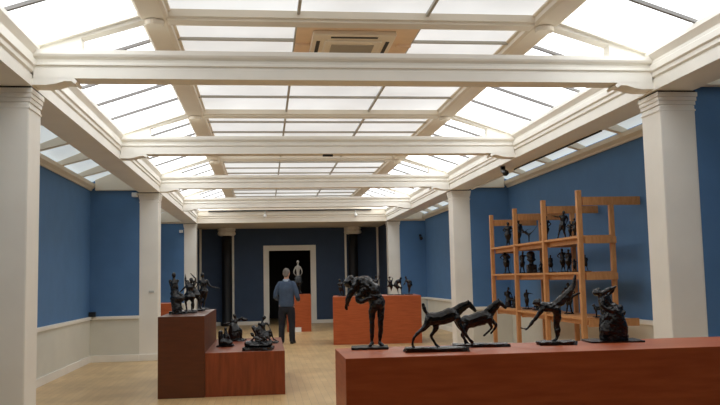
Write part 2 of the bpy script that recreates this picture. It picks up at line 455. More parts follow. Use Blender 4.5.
sensor('wall_socket', 'small black socket box on the dado cap in the left corner', (-3.34, -3.22, 15.93, 16.02, .87, .96), BLKPL, 'socket')
sensor('wall_plate', 'small pale plate on the middle left column', (-2.24, -2.14, 16.045, 16.075, 1.30, 1.34), mat('plate_grey', S(196, 194, 188)), 'plate')
bm = bmesh.new()
tube(bm, [(4.15, 12.9, 3.25), (4.14, 12.0, 3.247), (4.155, 11.2, 3.25), (4.14, 10.4, 3.247), (4.15, 9.4, 3.25)], .012)
tag(obj('cable', bm, DARK, smooth=True), 'thin dark cable running along the right architrave soffit', 'cable')
bm = bmesh.new(); tube(bm, [(4.18, 15.8, 3.245), (4.17, 14.2, 3.24), (4.18, 13.0, 3.25)], .018)
tag(obj('cable', bm, WHPL, smooth=True), 'pale cable run under the right architrave beyond the black spotlight', 'cable')
# ------------------------------------------------------------------ plinths
def plinth(name, label, x0, x1, y0, y1, h, group=None, m=None):
    o = obj(name, B((-(x1-x0)/2, (x1-x0)/2, -(y1-y0)/2, (y1-y0)/2, 0, h)), m or TERRA, bevel=.004)
    o.location = ((x0+x1)/2, (y0+y1)/2, 0)
    return tag(o, label, 'plinth', group)
PZ = 1.05
plinth('display_plinth', 'long red-brown plinth in the foreground under the horses and dancers', .445, 3.4, 4.56, 5.24, PZ)
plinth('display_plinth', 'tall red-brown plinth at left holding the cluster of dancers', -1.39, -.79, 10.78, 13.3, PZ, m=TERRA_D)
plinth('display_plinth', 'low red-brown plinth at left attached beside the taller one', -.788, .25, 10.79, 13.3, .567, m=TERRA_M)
o = plinth('display_plinth', 'wide red-brown plinth in the middle behind the bent bronze woman', 1.53, 3.55, 18.41, 20.0, 1.08)
o.rotation_euler.z = math.radians(-5.2)
o.location = Vector((1.53, 18.41, 0)) + Matrix.Rotation(math.radians(-5.2), 3, 'Z') @ Vector((1.01, .795, 0))
plinth('display_plinth', 'narrow red-brown plinth in front of the far doorway beside the man', .62, 1.31, 23.36, 24.0, 1.07)
plinth('display_plinth', 'red-brown plinth behind the middle left column, mostly hidden', -2.95, -1.93, 17.4, 18.3, PZ)
o = obj('card', B((-.09, .09, -.006, .006, 0, .13)), WHPL); o.location = (.93, 23.33, 0)
o.rotation_euler = (-.15, 0, 0); tag(o, 'small white card leaning at the foot of the narrow far plinth', 'card')

# ------------------------------------------------------------------ shelving against the right wall
FY = [10.21, 11.58, 12.97, 14.36]
t = thing('shelving_unit', 'tall open pine shelving along the right blue wall, full of bronzes', 'shelving', (4.14, 12.28, 0))
lx = lambda x: x-4.14
ly = lambda y: y-12.28
for y in FY:
    obj('post', B((lx(4.11), lx(4.175), ly(y-.035), ly(y+.035), 0, 2.60)), PINE, t, bevel=.006)
    obj('post', B((lx(4.555), lx(4.62), ly(y-.026), ly(y+.026), 0, 2.49)), PINE, t, bevel=.006)
    obj('rail', B((lx(4.19), lx(4.99), ly(y-.03), ly(y+.03), 2.40, 2.51)), PINE, t, bevel=.005)
    for z in (2.0, 1.52):
        obj('rail', B((lx(4.19), lx(4.62), ly(y-.055), ly(y-.02), z-.11, z-.02)), PINE, t, bevel=.004)
    obj('rail', B((lx(4.19), lx(4.88), ly(y-.055), ly(y-.02), .80, .90)), PINE, t, bevel=.004)
SZ = {'up': 2.0, 'mid': 1.52, 'lo': .92}
for z in SZ.values():
    for a, b in zip(FY, FY[1:]):
        obj('shelf_board', B((lx(4.12), lx(4.60), ly(a-.03 if a == FY[0] else a), ly(b), z-.03, z)), PINE, t)
        obj('front_rail', B((lx(4.20), lx(4.225), ly(a+.036), ly(b-.036), z-.10, z-.031)), PINE, t)

# ------------------------------------------------------------------ sculpture tools
RZ = -YAW
class Fig:
    """collects shells in image-like units (u right, v down, w away), then fuses them into one bronze"""
    def __init__(s, label, o, z=None, x=None, y=None, name='statuette', cat='sculpture', group=None, mat=None, voxel=None, rough=.6, loc=None):
        s.P = loc or at(o[0], o[1], x=x, y=y, z=z); s.o = o
        if z is not None: s.P.z = z
        s.s = (s.P-Vector((0, 0, EYE))).dot(F)/FPX
        s.t = thing(name, label, cat, s.P, group, RZ); s.m = mat or BRONZE
        s.bm = bmesh.new(); s.voxel = voxel or .55; s.rough = rough
    def p(s, q): return ((q[0]-s.o[0])*s.s, (q[2] if len(q) > 2 else 0)*s.s, (s.o[1]-q[1])*s.s)
    def ch(s, *pts):
        """each point ((u,v[,w]), r[, ry])"""
        loft(s.bm, [s.p(q[0]) + tuple(r*s.s for r in q[1:]) for q in pts]); return s
    def ball(s, c, *r):
        r = r if len(r) == 3 else (r[0],)*3
        ball(s.bm, s.p(c), tuple(a*s.s for a in r)); return s
    def human(s, h, pel, nk, hd, arms, legs, lat=(1, 0), fat=1, hr=.066, fingers=False):
        V = lambda q: Vector((q[0], q[1], q[2] if len(q) > 2 else 0))
        pel, nk, hd = V(pel), V(nk), V(hd)
        L = Vector((lat[0], 0, lat[1]))
        c = pel.lerp(nk, .72); w = pel.lerp(nk, .38)
        s.ch((pel, .075*h*fat), (w, .06*h*fat), (c, .078*h*fat), (nk, .04*h))
        s.ch((nk, .032*h), (hd, .03*h))
        s.ball(hd, hr*h*.86, hr*h*.95, hr*h*1.1)
        fdir = Vector((lat[1], 0, -lat[0]))
        if abs(fdir.x) > .3: s.ball(hd + Vector((fdir.x*hr*h*.95, hr*h*.15, fdir.z*hr*h*.95)), hr*h*.22)   # nose
        s.ball(hd - fdir*hr*h*.75 - Vector((0, hr*h*.5, 0)), hr*h*.5)                                   # bun of hair
        for k, a in enumerate(arms):
            sg = 1 if k == 0 else -1
            sh = nk.lerp(pel, .10) + L*sg*.10*h
            e, hd_ = V(a[0]), V(a[1])
            s.ch((sh, .034*h), (sh.lerp(e, .5), .029*h), (e, .023*h), (e.lerp(hd_, .4), .022*h), (hd_, .014*h))
            d = (hd_-e).normalized()
            if fingers:
                s.ch((hd_, .015*h, .011*h), (hd_+d*.04*h, .018*h, .011*h))
                sd = d.cross(Vector((0, 0, 1))); sd.normalize()
                for j, ln in enumerate((.036, .043, .04, .03)):
                    b0 = hd_+d*.035*h + sd*(j-1.5)*.0125*h
                    s.ch((b0, .0055*h), (b0+d*ln*h*.5+Vector((0, .003*h, 0)), .005*h), (b0+d*ln*h+Vector((0, .012*h, 0)), .004*h))
                b0 = hd_+d*.008*h - sd*.015*h
                s.ch((b0, .006*h), (b0+d*.025*h-sd*.018*h, .005*h))
            else:
                s.ch((hd_, .016*h), (hd_+d*.05*h, .011*h))
        for k, g in enumerate(legs):
            sg = 1 if k == 0 else -1
            hp = pel + L*sg*.05*h + Vector((0, .02*h, 0))
            kn, an, to = V(g[0]), V(g[1]), V(g[2])
            s.ch((hp, .058*h*fat), (hp.lerp(kn, .45), .05*h*fat), (kn, .034*h), (kn.lerp(an, .35), .034*h), (an, .019*h))
            s.ch((an, .02*h), (to, .014*h))
        return s
    def base(s, u0, u1, th, dep, m=None, jit=.3):
        bm = bmesh.new()
        a, b = (u0-s.o[0])*s.s, (u1-s.o[0])*s.s
        box(bm, a, b, -dep/2, dep/2, 0, th*s.s)
        bmesh.ops.subdivide_edges(bm, edges=bm.edges[:], cuts=7, use_grid_fill=True)
        for v in bm.verts:
            n = Vector((noise.noise(v.co*22+s.P), noise.noise(v.co*22+s.P*2), .0))
            v.co += n*s.s*jit*4.5
            if v.co.z > th*s.s*.6: v.co.z += s.s*jit*1.6*noise.noise(v.co*45+s.P)-s.s*jit*.6
        obj('base', bm, m or s.m, s.t, smooth=False)
        return s
    def done(s, name='figure'):
        fuse(name, s.bm, max(s.voxel*s.s, .0022), s.m, s.t, s.rough*s.s*.85, .2/s.s)
        return s.t

# ---- foreground plinth -------------------------------------------------------
f = Fig('bronze woman bending forward with hanging arms, leftmost on the long plinth', (370, 348.6), z=PZ, rough=.75, voxel=.45)
f.ch(((378.5, 304), 8.2, 7), ((375, 297), 7.5, 7), ((367, 289), 11, 9), ((360, 285), 9.5, 9), ((355, 284), 5))
f.ball((365, 284, 2), 10.5, 8, 8.5).ball((373, 291), 9, 8, 9).ball((378, 304, -1), 7, 7, 6.5)
f.ch(((356, 284), 3.2), ((351, 283), 3)).ball((349.5, 282.5, -1), 5.0, 4.8, 5.2).ball((352, 278.5), 3.6).ball((346, 284, -3), 1.5)
f.ch(((359, 281, -7), 4.2), ((354, 290, -8), 3.4), ((349.5, 298, -7), 2.8), ((347.8, 304, -6), 1.8))
f.ch(((365, 290, -6), 4), ((359, 299, -8), 3.2), ((363, 301.5, -9), 2.7), ((371, 298, -8), 1.8))
for j, a in enumerate((-.9, -.3, .3, .9)):
    f.ch(((347.6+a, 304, -6+a), .75), ((347.2+a*1.2, 307+.5*(j % 2), -6), .62), ((347.6+a*1.1, 308.8+.6*(j % 2), -5.2), .5))
    f.ch(((371, 297.4+a, -8), .75), ((374, 297+a*1.1, -7.6), .6), ((376.3, 297.4+a, -6.8), .5))
f.ch(((348.4, 303, -6.6), .8), ((349.8, 305.8, -7.4), .6)).ch(((370.5, 297, -8.6), .8), ((372.8, 295.4, -9.2), .6))
f.ch(((374.6, 305, -1), 4.6), ((372.8, 314), 3.5), ((372.8, 323), 2.6), ((372.4, 331, 1), 2.6), ((372, 342, 1), 1.5))
f.ch(((381, 305, 2), 4.8), ((381.8, 314, 2), 3.7), ((381.2, 323, 1), 2.7), ((381.2, 331, 2), 2.6), ((379.8, 342, 3), 1.5))
f.ch(((372.2, 343.5, 1), 1.9), ((369.8, 345.6, -4), 1.5)).ch(((379.8, 343.5, 3), 1.9), ((382.8, 345.4, -2), 1.5))
f.base(352, 388, 2.4, .19, BRONZE_G).done()

def horse(f, rump, back, wither, poll, nose, tail, legs, thick=7.9):
    V = lambda q: q
    f.ch((rump, thick*.84, thick*.8), ((rump[0]*.7+back[0]*.3, rump[1]*.7+back[1]*.3+.8), thick*.86, thick*.85), (back, thick*.88, thick*.8), ((wither[0]-2, wither[1]+5.2), thick*.95, thick*.8), ((wither[0]+2.2, wither[1]+5.6), thick*.75, thick*.65))
    n1 = ((wither[0]+poll[0])/2, (wither[1]+poll[1])/2+1.6)
    f.ch(((wither[0], wither[1]+4.6), 6.6, 3.6), (n1, 4.9, 2.6), (poll, 3.3, 2.0))
    mid = ((poll[0]*.55+nose[0]*.45), (poll[1]*.55+nose[1]*.45))
    f.ch(((poll[0]+.4, poll[1]+.6), 2.7, 1.8), (mid, 2.3, 1.6), (nose, 1.5, 1.2))
    f.ch(((poll[0]-.3, poll[1]-1.5, -1), .8), ((poll[0]-.6, poll[1]-3.4, -1.2), .5)).ch(((poll[0]-.3, poll[1]-1.5, 1), .8), ((poll[0]-.6, poll[1]-3.4, 1.2), .5))
    if tail: f.ch(*tail)
    for lg in legs: f.ch(*lg)
    return f
f = Fig('bronze horse with raised docked tail stepping right, nearer of the two horses', (436, 351.2), z=PZ, name='horse_statuette', rough=.5, voxel=.4)
horse(f, (431.6, 318.8), (443, 318.6), (453.6, 310.4), (470.4, 304.6), (476.8, 312.2),
      [((429.5, 314.6), 1.9), ((426.6, 311.5), 1.7), ((425.2, 308), 2.1), ((424.4, 304.6), 1.5)],
      [[((430, 320, -3), 4.8, 3.2), ((425.6, 327, -3), 3.0), ((420, 331.5, -3), 1.9), ((415.2, 335.8, -3), 1.6), ((413, 341.6, -3), 1.15), ((412.6, 345, -3), 1.3), ((414.6, 348, -3.4), 1.3)],
       [((435.5, 321, 3), 4.8, 3.2), ((437, 328, 3), 3.0), ((434, 333, 3), 1.9), ((431.8, 336.6, 3), 1.6), ((434.6, 342, 3), 1.15), ((437, 345.5, 3), 1.3), ((440.8, 348, 2.6), 1.3)],
       [((458, 319, -3), 3.6), ((460.5, 326, -3), 2.3), ((464, 332, -3), 1.55), ((467.6, 337, -3), 1.1), ((470, 340.6, -3), 1.2), ((472.6, 342.6, -3), 1.2)],
       [((457, 319, 3), 3.4), ((460, 327, 3), 2.1), ((463, 331, 3), 1.4), ((464.6, 337, 3), 1.0), ((466.5, 341.5, 3), 1.2), ((468.6, 344, 3), 1.2)]])
f.base(405, 467, 4.6, .14, jit=.9).done()
f = Fig('bronze horse rearing with bent forelegs lifted, standing behind the nearer horse', (481, 346.6), z=PZ, name='horse_statuette', rough=.5, voxel=.4)
horse(f, (467, 321), (475, 320.5), (487, 312.6), (500.6, 302.6), (507.2, 308.6),
      [((464, 318), 1.4), ((461, 322), 1.2), ((459.8, 328), .8)],
      [[((468, 322, -3), 4.6, 3.2), ((465.2, 330, -3), 2.9), ((466, 334.5, -3), 1.8), ((468.2, 337.6, -3), 1.5), ((470.4, 341, -3), 1.2), ((472.6, 343.6, -3), 1.2)],
       [((468, 322, 3), 4.6, 3.2), ((466.2, 330, 3), 2.7), ((463, 335, 3), 1.7), ((464.8, 339, 3), 1.3), ((466, 343.6, 3), 1.2)],
       [((490, 319, -3), 3.4), ((490.6, 324.6, -3), 2.0), ((491.6, 328.2, -3), 1.5), ((487.4, 332.6, -3), 1.05), ((484, 335.6, -3), 1.1)],
       [((491, 318.6, 3), 3.4), ((495, 323, 3), 2.0), ((497.4, 326.4, 3), 1.5), ((494.4, 331, 3), 1.05), ((492.2, 333.6, 3), 1.1)]], thick=7.7)
f.base(454, 508, 3.4, .12, jit=.8).done()

f = Fig('bronze dancer balancing on one leg, leaning forward with the other leg raised high', (556, 344.4), z=PZ, rough=.95, voxel=.4)
f.ch(((557.6, 308, 0), 5.4, 5), ((551, 307.5), 4.8, 4.6), ((545, 306.5), 5.2, 5.4), ((541.6, 304.6), 2.6))
f.ch(((541.6, 304.6), 2.0), ((539.4, 303.2), 2.0)).ball((538.6, 302.4), 3.8, 3.3, 3.4).ball((541, 299.8), 1.9).ball((535, 303.4), .9)
f.ch(((543, 309, -4), 2.6), ((539, 314, -4), 2.2), ((533.8, 320.2, -4), 1.8), ((530, 324.6, -4), 1.6), ((526.8, 328, -4), 1.1))
f.ch(((526.8, 328, -4), 1.1, .8), ((524.8, 328.2, -4), 1.2, .8))
for j, ln in enumerate((3.6, 4.6, 4.2, 3.2)):
    w = -4+(j-1.5)*.7
    f.ch(((525, 328.2, w), .5), ((525-ln*.5, 327.6+.15*j, w), .45), ((525-ln, 326.6+.3*j, w), .36))
f.ch(((526.6, 328.4, -4.8), .5), ((525, 330, -5.6), .4))
f.ch(((545, 305, 5), 2.8), ((556, 304.6, 5), 2.6), ((569, 301, 3), 2.4), ((578, 296, 3), 1.5), ((582.6, 294, 3), .8))
f.ch(((557.4, 310, -1.5), 5), ((558.4, 317), 4.3), ((557.6, 325), 3.0), ((558, 331), 3.0), ((557.2, 338), 1.7), ((553.6, 340.8, -1), 1.4), ((550.4, 341.2, -1.4), .9))
f.ch(((556, 306.5, 0), 4.8), ((563.5, 301, 1), 4.9), ((570.6, 294.6, 2), 4.2), ((574.8, 289, 2), 3.1), ((577, 283.6, 2), 2.1), ((578.2, 279.6, 2), 1.7), ((578.8, 276.4, 2), 1.2))
f.base(538, 574.5, 3.8, .16, jit=.8).done()

f = Fig('bronze seated bather twisting with one arm over her head on a draped mound', (612, 341.4), z=PZ, rough=1.0, voxel=.5)
f.ch(((614, 338), 14.6, 12), ((614, 330), 14.6, 12), ((613.5, 320), 13, 11), ((613.5, 312), 11, 9.5), ((612, 308), 7, 7))
f.ball((620, 308.5, 0), 5, 5, 4.2).ball((624, 313, -2), 3).ball((605, 330, -6), 6, 6, 8).ball((621, 327, -5), 6, 6, 9).ball((612, 318, -6), 8, 5, 6)
f.ch(((609.5, 312), 8, 6.5), ((607.6, 304), 6.6, 6), ((605.6, 297.6), 6.2, 5.4), ((603, 293.6), 3.2))
f.ball((598.6, 292.4), 4.1, 3.7, 3.5).ball((601, 290), 2.6).ch(((603.4, 294), 2.2), ((599, 292.6), 2.2))
f.ch(((603.6, 293.4, -3), 2.6), ((611, 290, -3), 2.1), ((617.4, 287, -2), 1.5)).ch(((617.2, 287.4, -2), 1.4), ((613.6, 292.6, 0), 1.4), ((609.6, 297, 2), 1.3))
f.ch(((605, 298, -4), 2.7), ((602, 305, -7), 2.2), ((607, 310, -9), 1.9), ((611, 311, -9), 1.3))
f.ch(((611, 311, -4), 5), ((617, 313, -8), 4), ((619, 324, -9), 3), ((618, 334, -9), 2.4))
for j in range(4): f.ch(((610.6+.4*j, 310.4+.6*j, -9.4), .6), ((613.4+.3*j, 311+.7*j, -9.8), .5))
f.base(586, 639, 1.8, .24, jit=.25).done()

# ---- small group on the tall left plinth ------------------------------------
GL = 'bronzes on the tall left plinth'
f = Fig('bronze figure seated very upright, leftmost on the tall left plinth', (177, 314), z=PZ, group=GL)
f.human(38, (174.5, 293), (173.8, 279.5), (173.6, 275), [((177.4, 284.5, -1), (178.5, 290, -2)), ((170.6, 286), (172, 292, -2))], [((181, 294, -3), (181, 306, -2), (184, 309.6, -4)), ((178, 296, 3), (178, 308, 3), (181, 309.6, 3))], fat=1.15)
f.ball((177.6, 298), 7.4, 6, 5.5).ch(((175, 299), 5), ((177, 311), 5))
f.base(171, 187, 3, .22).done()
f = Fig('bronze dancer with both arms raised above the head on the tall left plinth', (189, 313), z=PZ, group=GL)
f.human(38, (189, 295), (190.4, 284), (191.4, 280.5), [((195.6, 279), (191.6, 274.6)), ((185.6, 281.5), (185.4, 275.6))], [((193, 302), (191.5, 309.5), (194, 311)), ((186, 302, -2), (187.4, 309.5, -2), (185, 311, -3))], fat=1.4).ball((189, 297), 6.4, 5, 2.6)
f.base(183, 196, 2, .18).done()
f = Fig('bronze dancer leaning sideways with bent elbows on the tall left plinth', (194.5, 311.2), z=PZ, group=GL)
f.human(37, (195, 293), (190.6, 284.5), (187.6, 282.6), [((195.4, 281.5), (199, 284.6)), ((184.6, 287.6), (181.6, 290.4))], [((199, 301), (200.6, 308.5), (203, 309.6)), ((193, 301), (193.5, 308.5), (191, 309.4))], fat=1.35).ball((195, 295), 6, 5, 2.4)
f.base(188, 204, 1.6, .2).done()
f = Fig('bronze dancer standing with one thin arm stretched to the right on the tall left plinth', (204, 309.6), z=PZ, group=GL)
f.human(37, (203.4, 290.5), (203, 279.5), (202.4, 275.2), [((210, 286), (218, 288.6)), ((198.6, 282.5), (196.6, 286.4))], [((204.6, 299), (203.6, 307), (206, 308.2)), ((201, 299), (201, 307), (199, 308.2))], fat=1.3)
f.base(197.6, 208.6, 1.4, .2).done()

# ---- low left plinth ---------------------------------------------------------
LZ = .567
GB = 'bronzes on the low left plinth'
def armchair(f, u0, u1, vt, vb, lean=2, dep=5):
    f.ch(((u0+2, vb-3), 2.2, dep), ((u0+1, (vt+vb)/2), 2.0, dep), ((u0+lean-1, vt+1), 1.8, dep))
    return f.ch(((u0+2, vb-7), 3, dep), ((u1-2, vb-6), 3, dep)); f.ch(((u0+2, vb-2), 2.6, dep), ((u1-1, vb-2), 2.6, dep))
f = Fig('small bronze figure in a block-like chair, front left on the low plinth', (225.5, 346.6), z=LZ, group=GB)
f.ch(((220.6, 332), 2, 5), ((221, 339), 2.6, 5), ((221.6, 344), 3, 5)).ch(((222, 341.6), 3.6, 5.5), ((229.6, 343), 3, 5.5))
f.ch(((225, 340), 3), ((226, 335), 2.4), ((225.6, 331), 1.6)).ball((225.6, 328.8), 1.6).ch(((226, 334), 1.2), ((229, 337), 1), ((230.4, 341), .9))
f.base(217.8, 233, 2, .2).done()
f = Fig('bronze seated bather reaching out with a towel, back left on the low plinth', (236, 341), z=LZ, group=GB)
f.ch(((234, 339), 7), ((234.6, 331), 6.4), ((234, 327), 5))
f.human(34, (234, 328), (236, 319.6), (234.8, 316), [((242, 317.6), (246, 319.6)), ((230.4, 323), (224.6, 323.6))], [((241, 330), (241.6, 338), (244, 339.4)), ((238, 332, -4), (239, 338.5, -4), (242, 339.6, -4))], fat=1.1)
f.ball((245, 320), 3, 2, 1.7)
f.base(226, 245, 1.8, .25).done()
f = Fig('bronze bather lying in a shallow tub at the front of the low plinth', (258, 350), z=LZ, group=GB)
f.ch(((248, 344), 3.6, 5), ((258, 344.4), 3.4, 6), ((270, 344), 3, 5)).ball((259, 345), 13, 9, 2)
f.human(30, (262, 341), (254.6, 337.6), (252.6, 334.6), [((257, 341, -4), (261, 340, -4)), ((251, 341), (254, 343))], [((267, 336.6), (271.4, 341), (273, 342)), ((264, 337, -3), (269, 342, -3), (271, 342.6, -3))], lat=(.3, 1))
f.base(243.6, 273, 3.4, .3, jit=.2).done()
f = Fig('bronze figure seated sideways in an armchair, back right of the low plinth', (266, 343), z=LZ, group=GB)
armchair(f, 255.6, 270, 326, 342, -1, 5).ch(((259, 330), 4, 5), ((262, 338), 4.6, 5))
f.human(34, (263.6, 332), (262.4, 322.6), (264.4, 318), [((268, 324), (270, 329)), ((258.6, 325), (260.6, 331))], [((271, 332), (273.6, 339.6), (277, 340.8)), ((268.4, 334, -3), (270, 340, -3), (273, 341, -3))], fat=1.1)
f.base(255, 278, 1.6, .25).done()

# ---- middle plinth -----------------------------------------------------------
GM = 'small dancers on the middle plinth'
MZ = 1.08
f = Fig('small bronze dancer with highlights at the left end of the middle plinth', (340.6, 295.6), z=MZ, loc=Vector((1.80, 19.0, MZ)), group=GM)
f.human(19, (339.4, 287), (339.8, 281.6), (338.4, 279.4), [((342.6, 281), (341.4, 278.4)), ((336.4, 283.6), (338, 286.6))], [((338.4, 290), (340, 294), (342, 294.8)), ((342, 290), (342, 294), (344, 294.8))], fat=1.45)
f.base(336.6, 345, .8, .12).done()
f = Fig('small bronze dancer on the middle plinth just left of the bent woman', (352, 295.6), z=MZ, loc=Vector((2.07, 18.9, MZ)), group=GM)
f.human(19, (352, 286.4), (352, 280.6), (352, 278), [((355, 281), (357, 278)), ((349, 283), (347.4, 286))], [((350.6, 290.6), (349.6, 294.4), (348, 295)), ((353.6, 290.6), (354, 294.4), (356, 295))], fat=1.45)
f.base(348, 356, .8, .12).done()
f = Fig('small bronze dancer on the middle plinth peeping over the bent woman', (374.5, 295.6), z=MZ, loc=Vector((2.58, 18.9, MZ)), group=GM)
f.human(21, (375, 285.6), (375.4, 279.4), (375.4, 276.4), [((379, 278.6), (378, 274.6)), ((371.6, 279.4), (371.6, 275))], [((373.6, 290.6), (373.6, 294.4), (372, 295)), ((376.6, 290.6), (377, 294.4), (379, 295))], fat=1.45)
f.base(370, 379, .8, .12).done()
f = Fig('small bronze dancer with raised elbows, left of the three before the white column', (391, 295.4), z=MZ, loc=Vector((2.96, 19.0, MZ)), group=GM)
f.human(19.5, (391, 285.6), (390.6, 280.6), (390.2, 277.8), [((393.6, 278.4), (392, 277.4)), ((387.4, 278.2), (389, 277.4))], [((391.6, 290), (391, 294), (389.6, 294.9)), ((388.4, 286.6), (384.6, 288.6), (383.4, 289))], fat=1.45)
f.base(388, 393.4, .8, .12).done()
f = Fig('small bronze dancer bending right, middle of the three before the white column', (397, 295.2), z=MZ, loc=Vector((3.10, 18.95, MZ)), group=GM)
f.human(19.5, (396, 285), (399.6, 280.2), (401.4, 278.6), [((401, 284), (402.4, 288)), ((395.6, 282), (393.6, 285.4))], [((398, 289.6), (398.6, 294), (400, 294.9)), ((401, 288.4), (402, 294), (403.4, 294.8))], fat=1.45)
f.base(395, 404, .8, .12).done()
f = Fig('small bronze dancer stooping left, right of the three on the middle plinth', (409, 295), z=MZ, loc=Vector((3.38, 18.95, MZ)), group=GM)
f.human(20, (410.6, 284.8), (408.4, 280), (406.6, 277.4), [((411.6, 281.6), (413, 285)), ((405.6, 283.4), (402.8, 287))], [((409.4, 289.6), (409.4, 294), (408, 294.7)), ((410.6, 289.8), (409.8, 294), (411.2, 294.7))], fat=1.45)
f.ball((411, 282.6), 2.2, 2, 2.6)
f.base(405.6, 413, .8, .12).done()

# ---- bust figure on the narrow far plinth ------------------------------------
f = Fig('standing figure with a pale bodice and dark skirt on the narrow far plinth', (298.5, 294.4), z=1.07, loc=Vector((.962, 23.66, 1.07)), rough=.2)
for du in (-1.6, 1.6): f.ch(((298.5+du*.8, 279), 1.9), ((298.5+du, 286), 1.4), ((298.5+du*1.1, 292.6), .9), ((298.5+du*2, 293.2, -1.5), .7))
f.base(294.5, 302.5, .8, .2)
bm = bmesh.new()
for q in [[((298.5, 276.5), 1.7, 1.4), ((298.4, 273), 1.35, 1.1), ((298.4, 269.4), 2.1, 1.4), ((298.4, 267), 2.3, 1.2), ((298.4, 266.2), 1.2)], [((298.4, 266.4), .8), ((298.4, 263.4), .75)],
          [((296.2, 267.4), .8), ((294.6, 270.6), .65), ((294.4, 273.4), .55), ((296.4, 276, 1), .5)], [((300.6, 267.4), .8), ((302.2, 270.6), .65), ((302.4, 273.4), .55), ((300.6, 276, 1), .5)]]:
    loft(bm, [f.p(a[0]) + tuple(r*f.s for r in a[1:]) for a in q])
ball(bm, f.p((298.4, 262.3)), tuple(a*f.s for a in (1.35, 1.5, 1.7)))
fuse('torso', bm, .28*f.s, PLASTER, f.t)['label'] = 'pale head and torso'
bm = bmesh.new()
lathe(bm, [(2.4*f.s, (294.4-276)*f.s), (3.6*f.s, (294.4-279)*f.s), (4.4*f.s, (294.4-283)*f.s), (4.2*f.s, (294.4-283.4)*f.s), (1.5*f.s, (294.4-277)*f.s)], n=48, flute=.05)
obj('skirt', bm, BRONZE, f.t)
f.done('legs')

# ---- bronzes on the shelves --------------------------------------------------
def shelf_fig(label, tier, u, vb, build, w=.10, off=0, name='statuette'):
    z = SZ[tier]
    y = min(max(at(u, 240, x=4.36).y, FY[0]+.02), FY[3]-.15)
    f = Fig(label, (u, vb), loc=Vector((4.36+off, y, z)), group='bronzes on the %s shelf' % {'up': 'upper', 'mid': 'middle', 'lo': 'lower'}[tier], name=name, rough=.4)
    build(f, u, vb)
    f.base(u-w*40, u+w*40, 1.0, .14); f.done()
def stand(h, arms='down', lean=0, step=1.5, fat=1):
    h *= 1.06; fat *= 1.3
    def b(f, u, v):
        n = v-h*.83
        A = {'down': [((u+lean+.13*h, n+.17*h), (u+lean+.1*h, n+.33*h)), ((u+lean-.13*h, n+.17*h), (u+lean-.1*h, n+.33*h))],
             'hips': [((u+lean+.2*h, n+.16*h), (u+lean+.07*h, n+.27*h)), ((u+lean-.2*h, n+.16*h), (u+lean-.07*h, n+.27*h))],
             'up': [((u+lean+.15*h, n-.06*h), (u+lean+.06*h, n-.2*h)), ((u+lean-.15*h, n-.02*h), (u+lean-.1*h, n-.18*h))],
             'left': [((u+lean+.14*h, n+.14*h), (u+lean+.08*h, n+.3*h)), ((u+lean-.18*h, n+.06*h), (u+lean-.36*h, n+.02*h))],
             'right': [((u+lean+.18*h, n+.05*h), (u+lean+.36*h, n+.1*h)), ((u+lean-.14*h, n+.14*h), (u+lean-.08*h, n+.3*h))]}[arms]
        f.human(h, (u+lean*.4, v-.5*h), (u+lean, n), (u+lean*1.2, v-.92*h), A, [((u+step*.6, v-.27*h), (u+step, v-.06*h), (u+step+.05*h, v-.03*h)), ((u-step*.6, v-.27*h), (u-step, v-.06*h), (u-step-.05*h, v-.03*h))], fat=fat)
    return b
def arab(h, sgn):
    def b(f, u, v):
        f.human(h, (u, v-.5*h), (u-sgn*.22*h, v-.66*h), (u-sgn*.32*h, v-.74*h), [((u-sgn*.38*h, v-.6*h), (u-sgn*.55*h, v-.62*h)), ((u-sgn*.1*h, v-.75*h), (u+sgn*.1*h, v-.8*h))],
                [((u, v-.27*h), (u, v-.06*h), (u-sgn*.06*h, v-.03*h)), ((u+sgn*.2*h, v-.66*h), (u+sgn*.4*h, v-.88*h), (u+sgn*.46*h, v-.94*h))], lat=(.3, 1))
    return b
def sit(h, sgn=1, fat=1.2):
    def b(f, u, v):
        f.ch(((u, v-.04*h), .14*h), ((u, v-.26*h), .12*h))
        f.human(h, (u, v-.35*h), (u-sgn*.03*h, v-.66*h), (u+sgn*.02*h, v-.77*h), [((u+.15*h, v-.5*h), (u+sgn*.2*h, v-.36*h)), ((u-.14*h, v-.5*h), (u+sgn*.1*h, v-.4*h))],
                [((u+sgn*.22*h, v-.32*h), (u+sgn*.22*h, v-.08*h), (u+sgn*.28*h, v-.05*h)), ((u+sgn*.18*h, v-.3*h, -3), (u+sgn*.14*h, v-.08*h, -3), (u+sgn*.2*h, v-.05*h, -3))], fat=fat)
    return b
def bust(h):
    def b(f, u, v):
        s_ = f.s
        box(f.bm, -4.6*s_, 4.6*s_, -4*s_, 4*s_, .5*s_, 8.6*s_)
        f.ch(((u, v-8), 2.6), ((u, v-11), 2.2), ((u, v-13), 4.8, 3.5)).ball((u, v-17), 4.2, 4, 5.2).ball((u, v-18, 1.5), 4.5, 4, 4.6).ball((u-.5, v-16.5, -4.2), .9)
    return b
def small_horse(f, u, v):
    k = 1
    f.ch(((u-3, v-9), 2.1), ((u, v-9), 2.0), ((u+2.6, v-9.4), 2.1)).ch(((u-3, v-9.4), 1.6), ((u-4.6, v-12.4), 1.2)).ch(((u-4.4, v-12.6), 1.1), ((u-6.6, v-11.4), .7)).ch(((u+4, v-9.6), .7), ((u+5, v-6), .5))
    for a, w in ((-3.2, -1), (-2.4, 1), (2.8, -1), (3.4, 1)): f.ch(((u+a, v-8, w), 1.2), ((u+a+.3, v-4, w), .7), ((u+a, v-.6, w), .6))
up, mid, lo = 'up', 'mid', 'lo'
shelf_fig('tall dark standing bronze with hands to its chest, far end of the upper shelf', up, 508, 243.4, stand(24, 'hips', .5, 1.3, 1.2))
shelf_fig('slim standing bronze half behind the second post, upper shelf', up, 519, 242.4, stand(25, 'down', 0, .8))
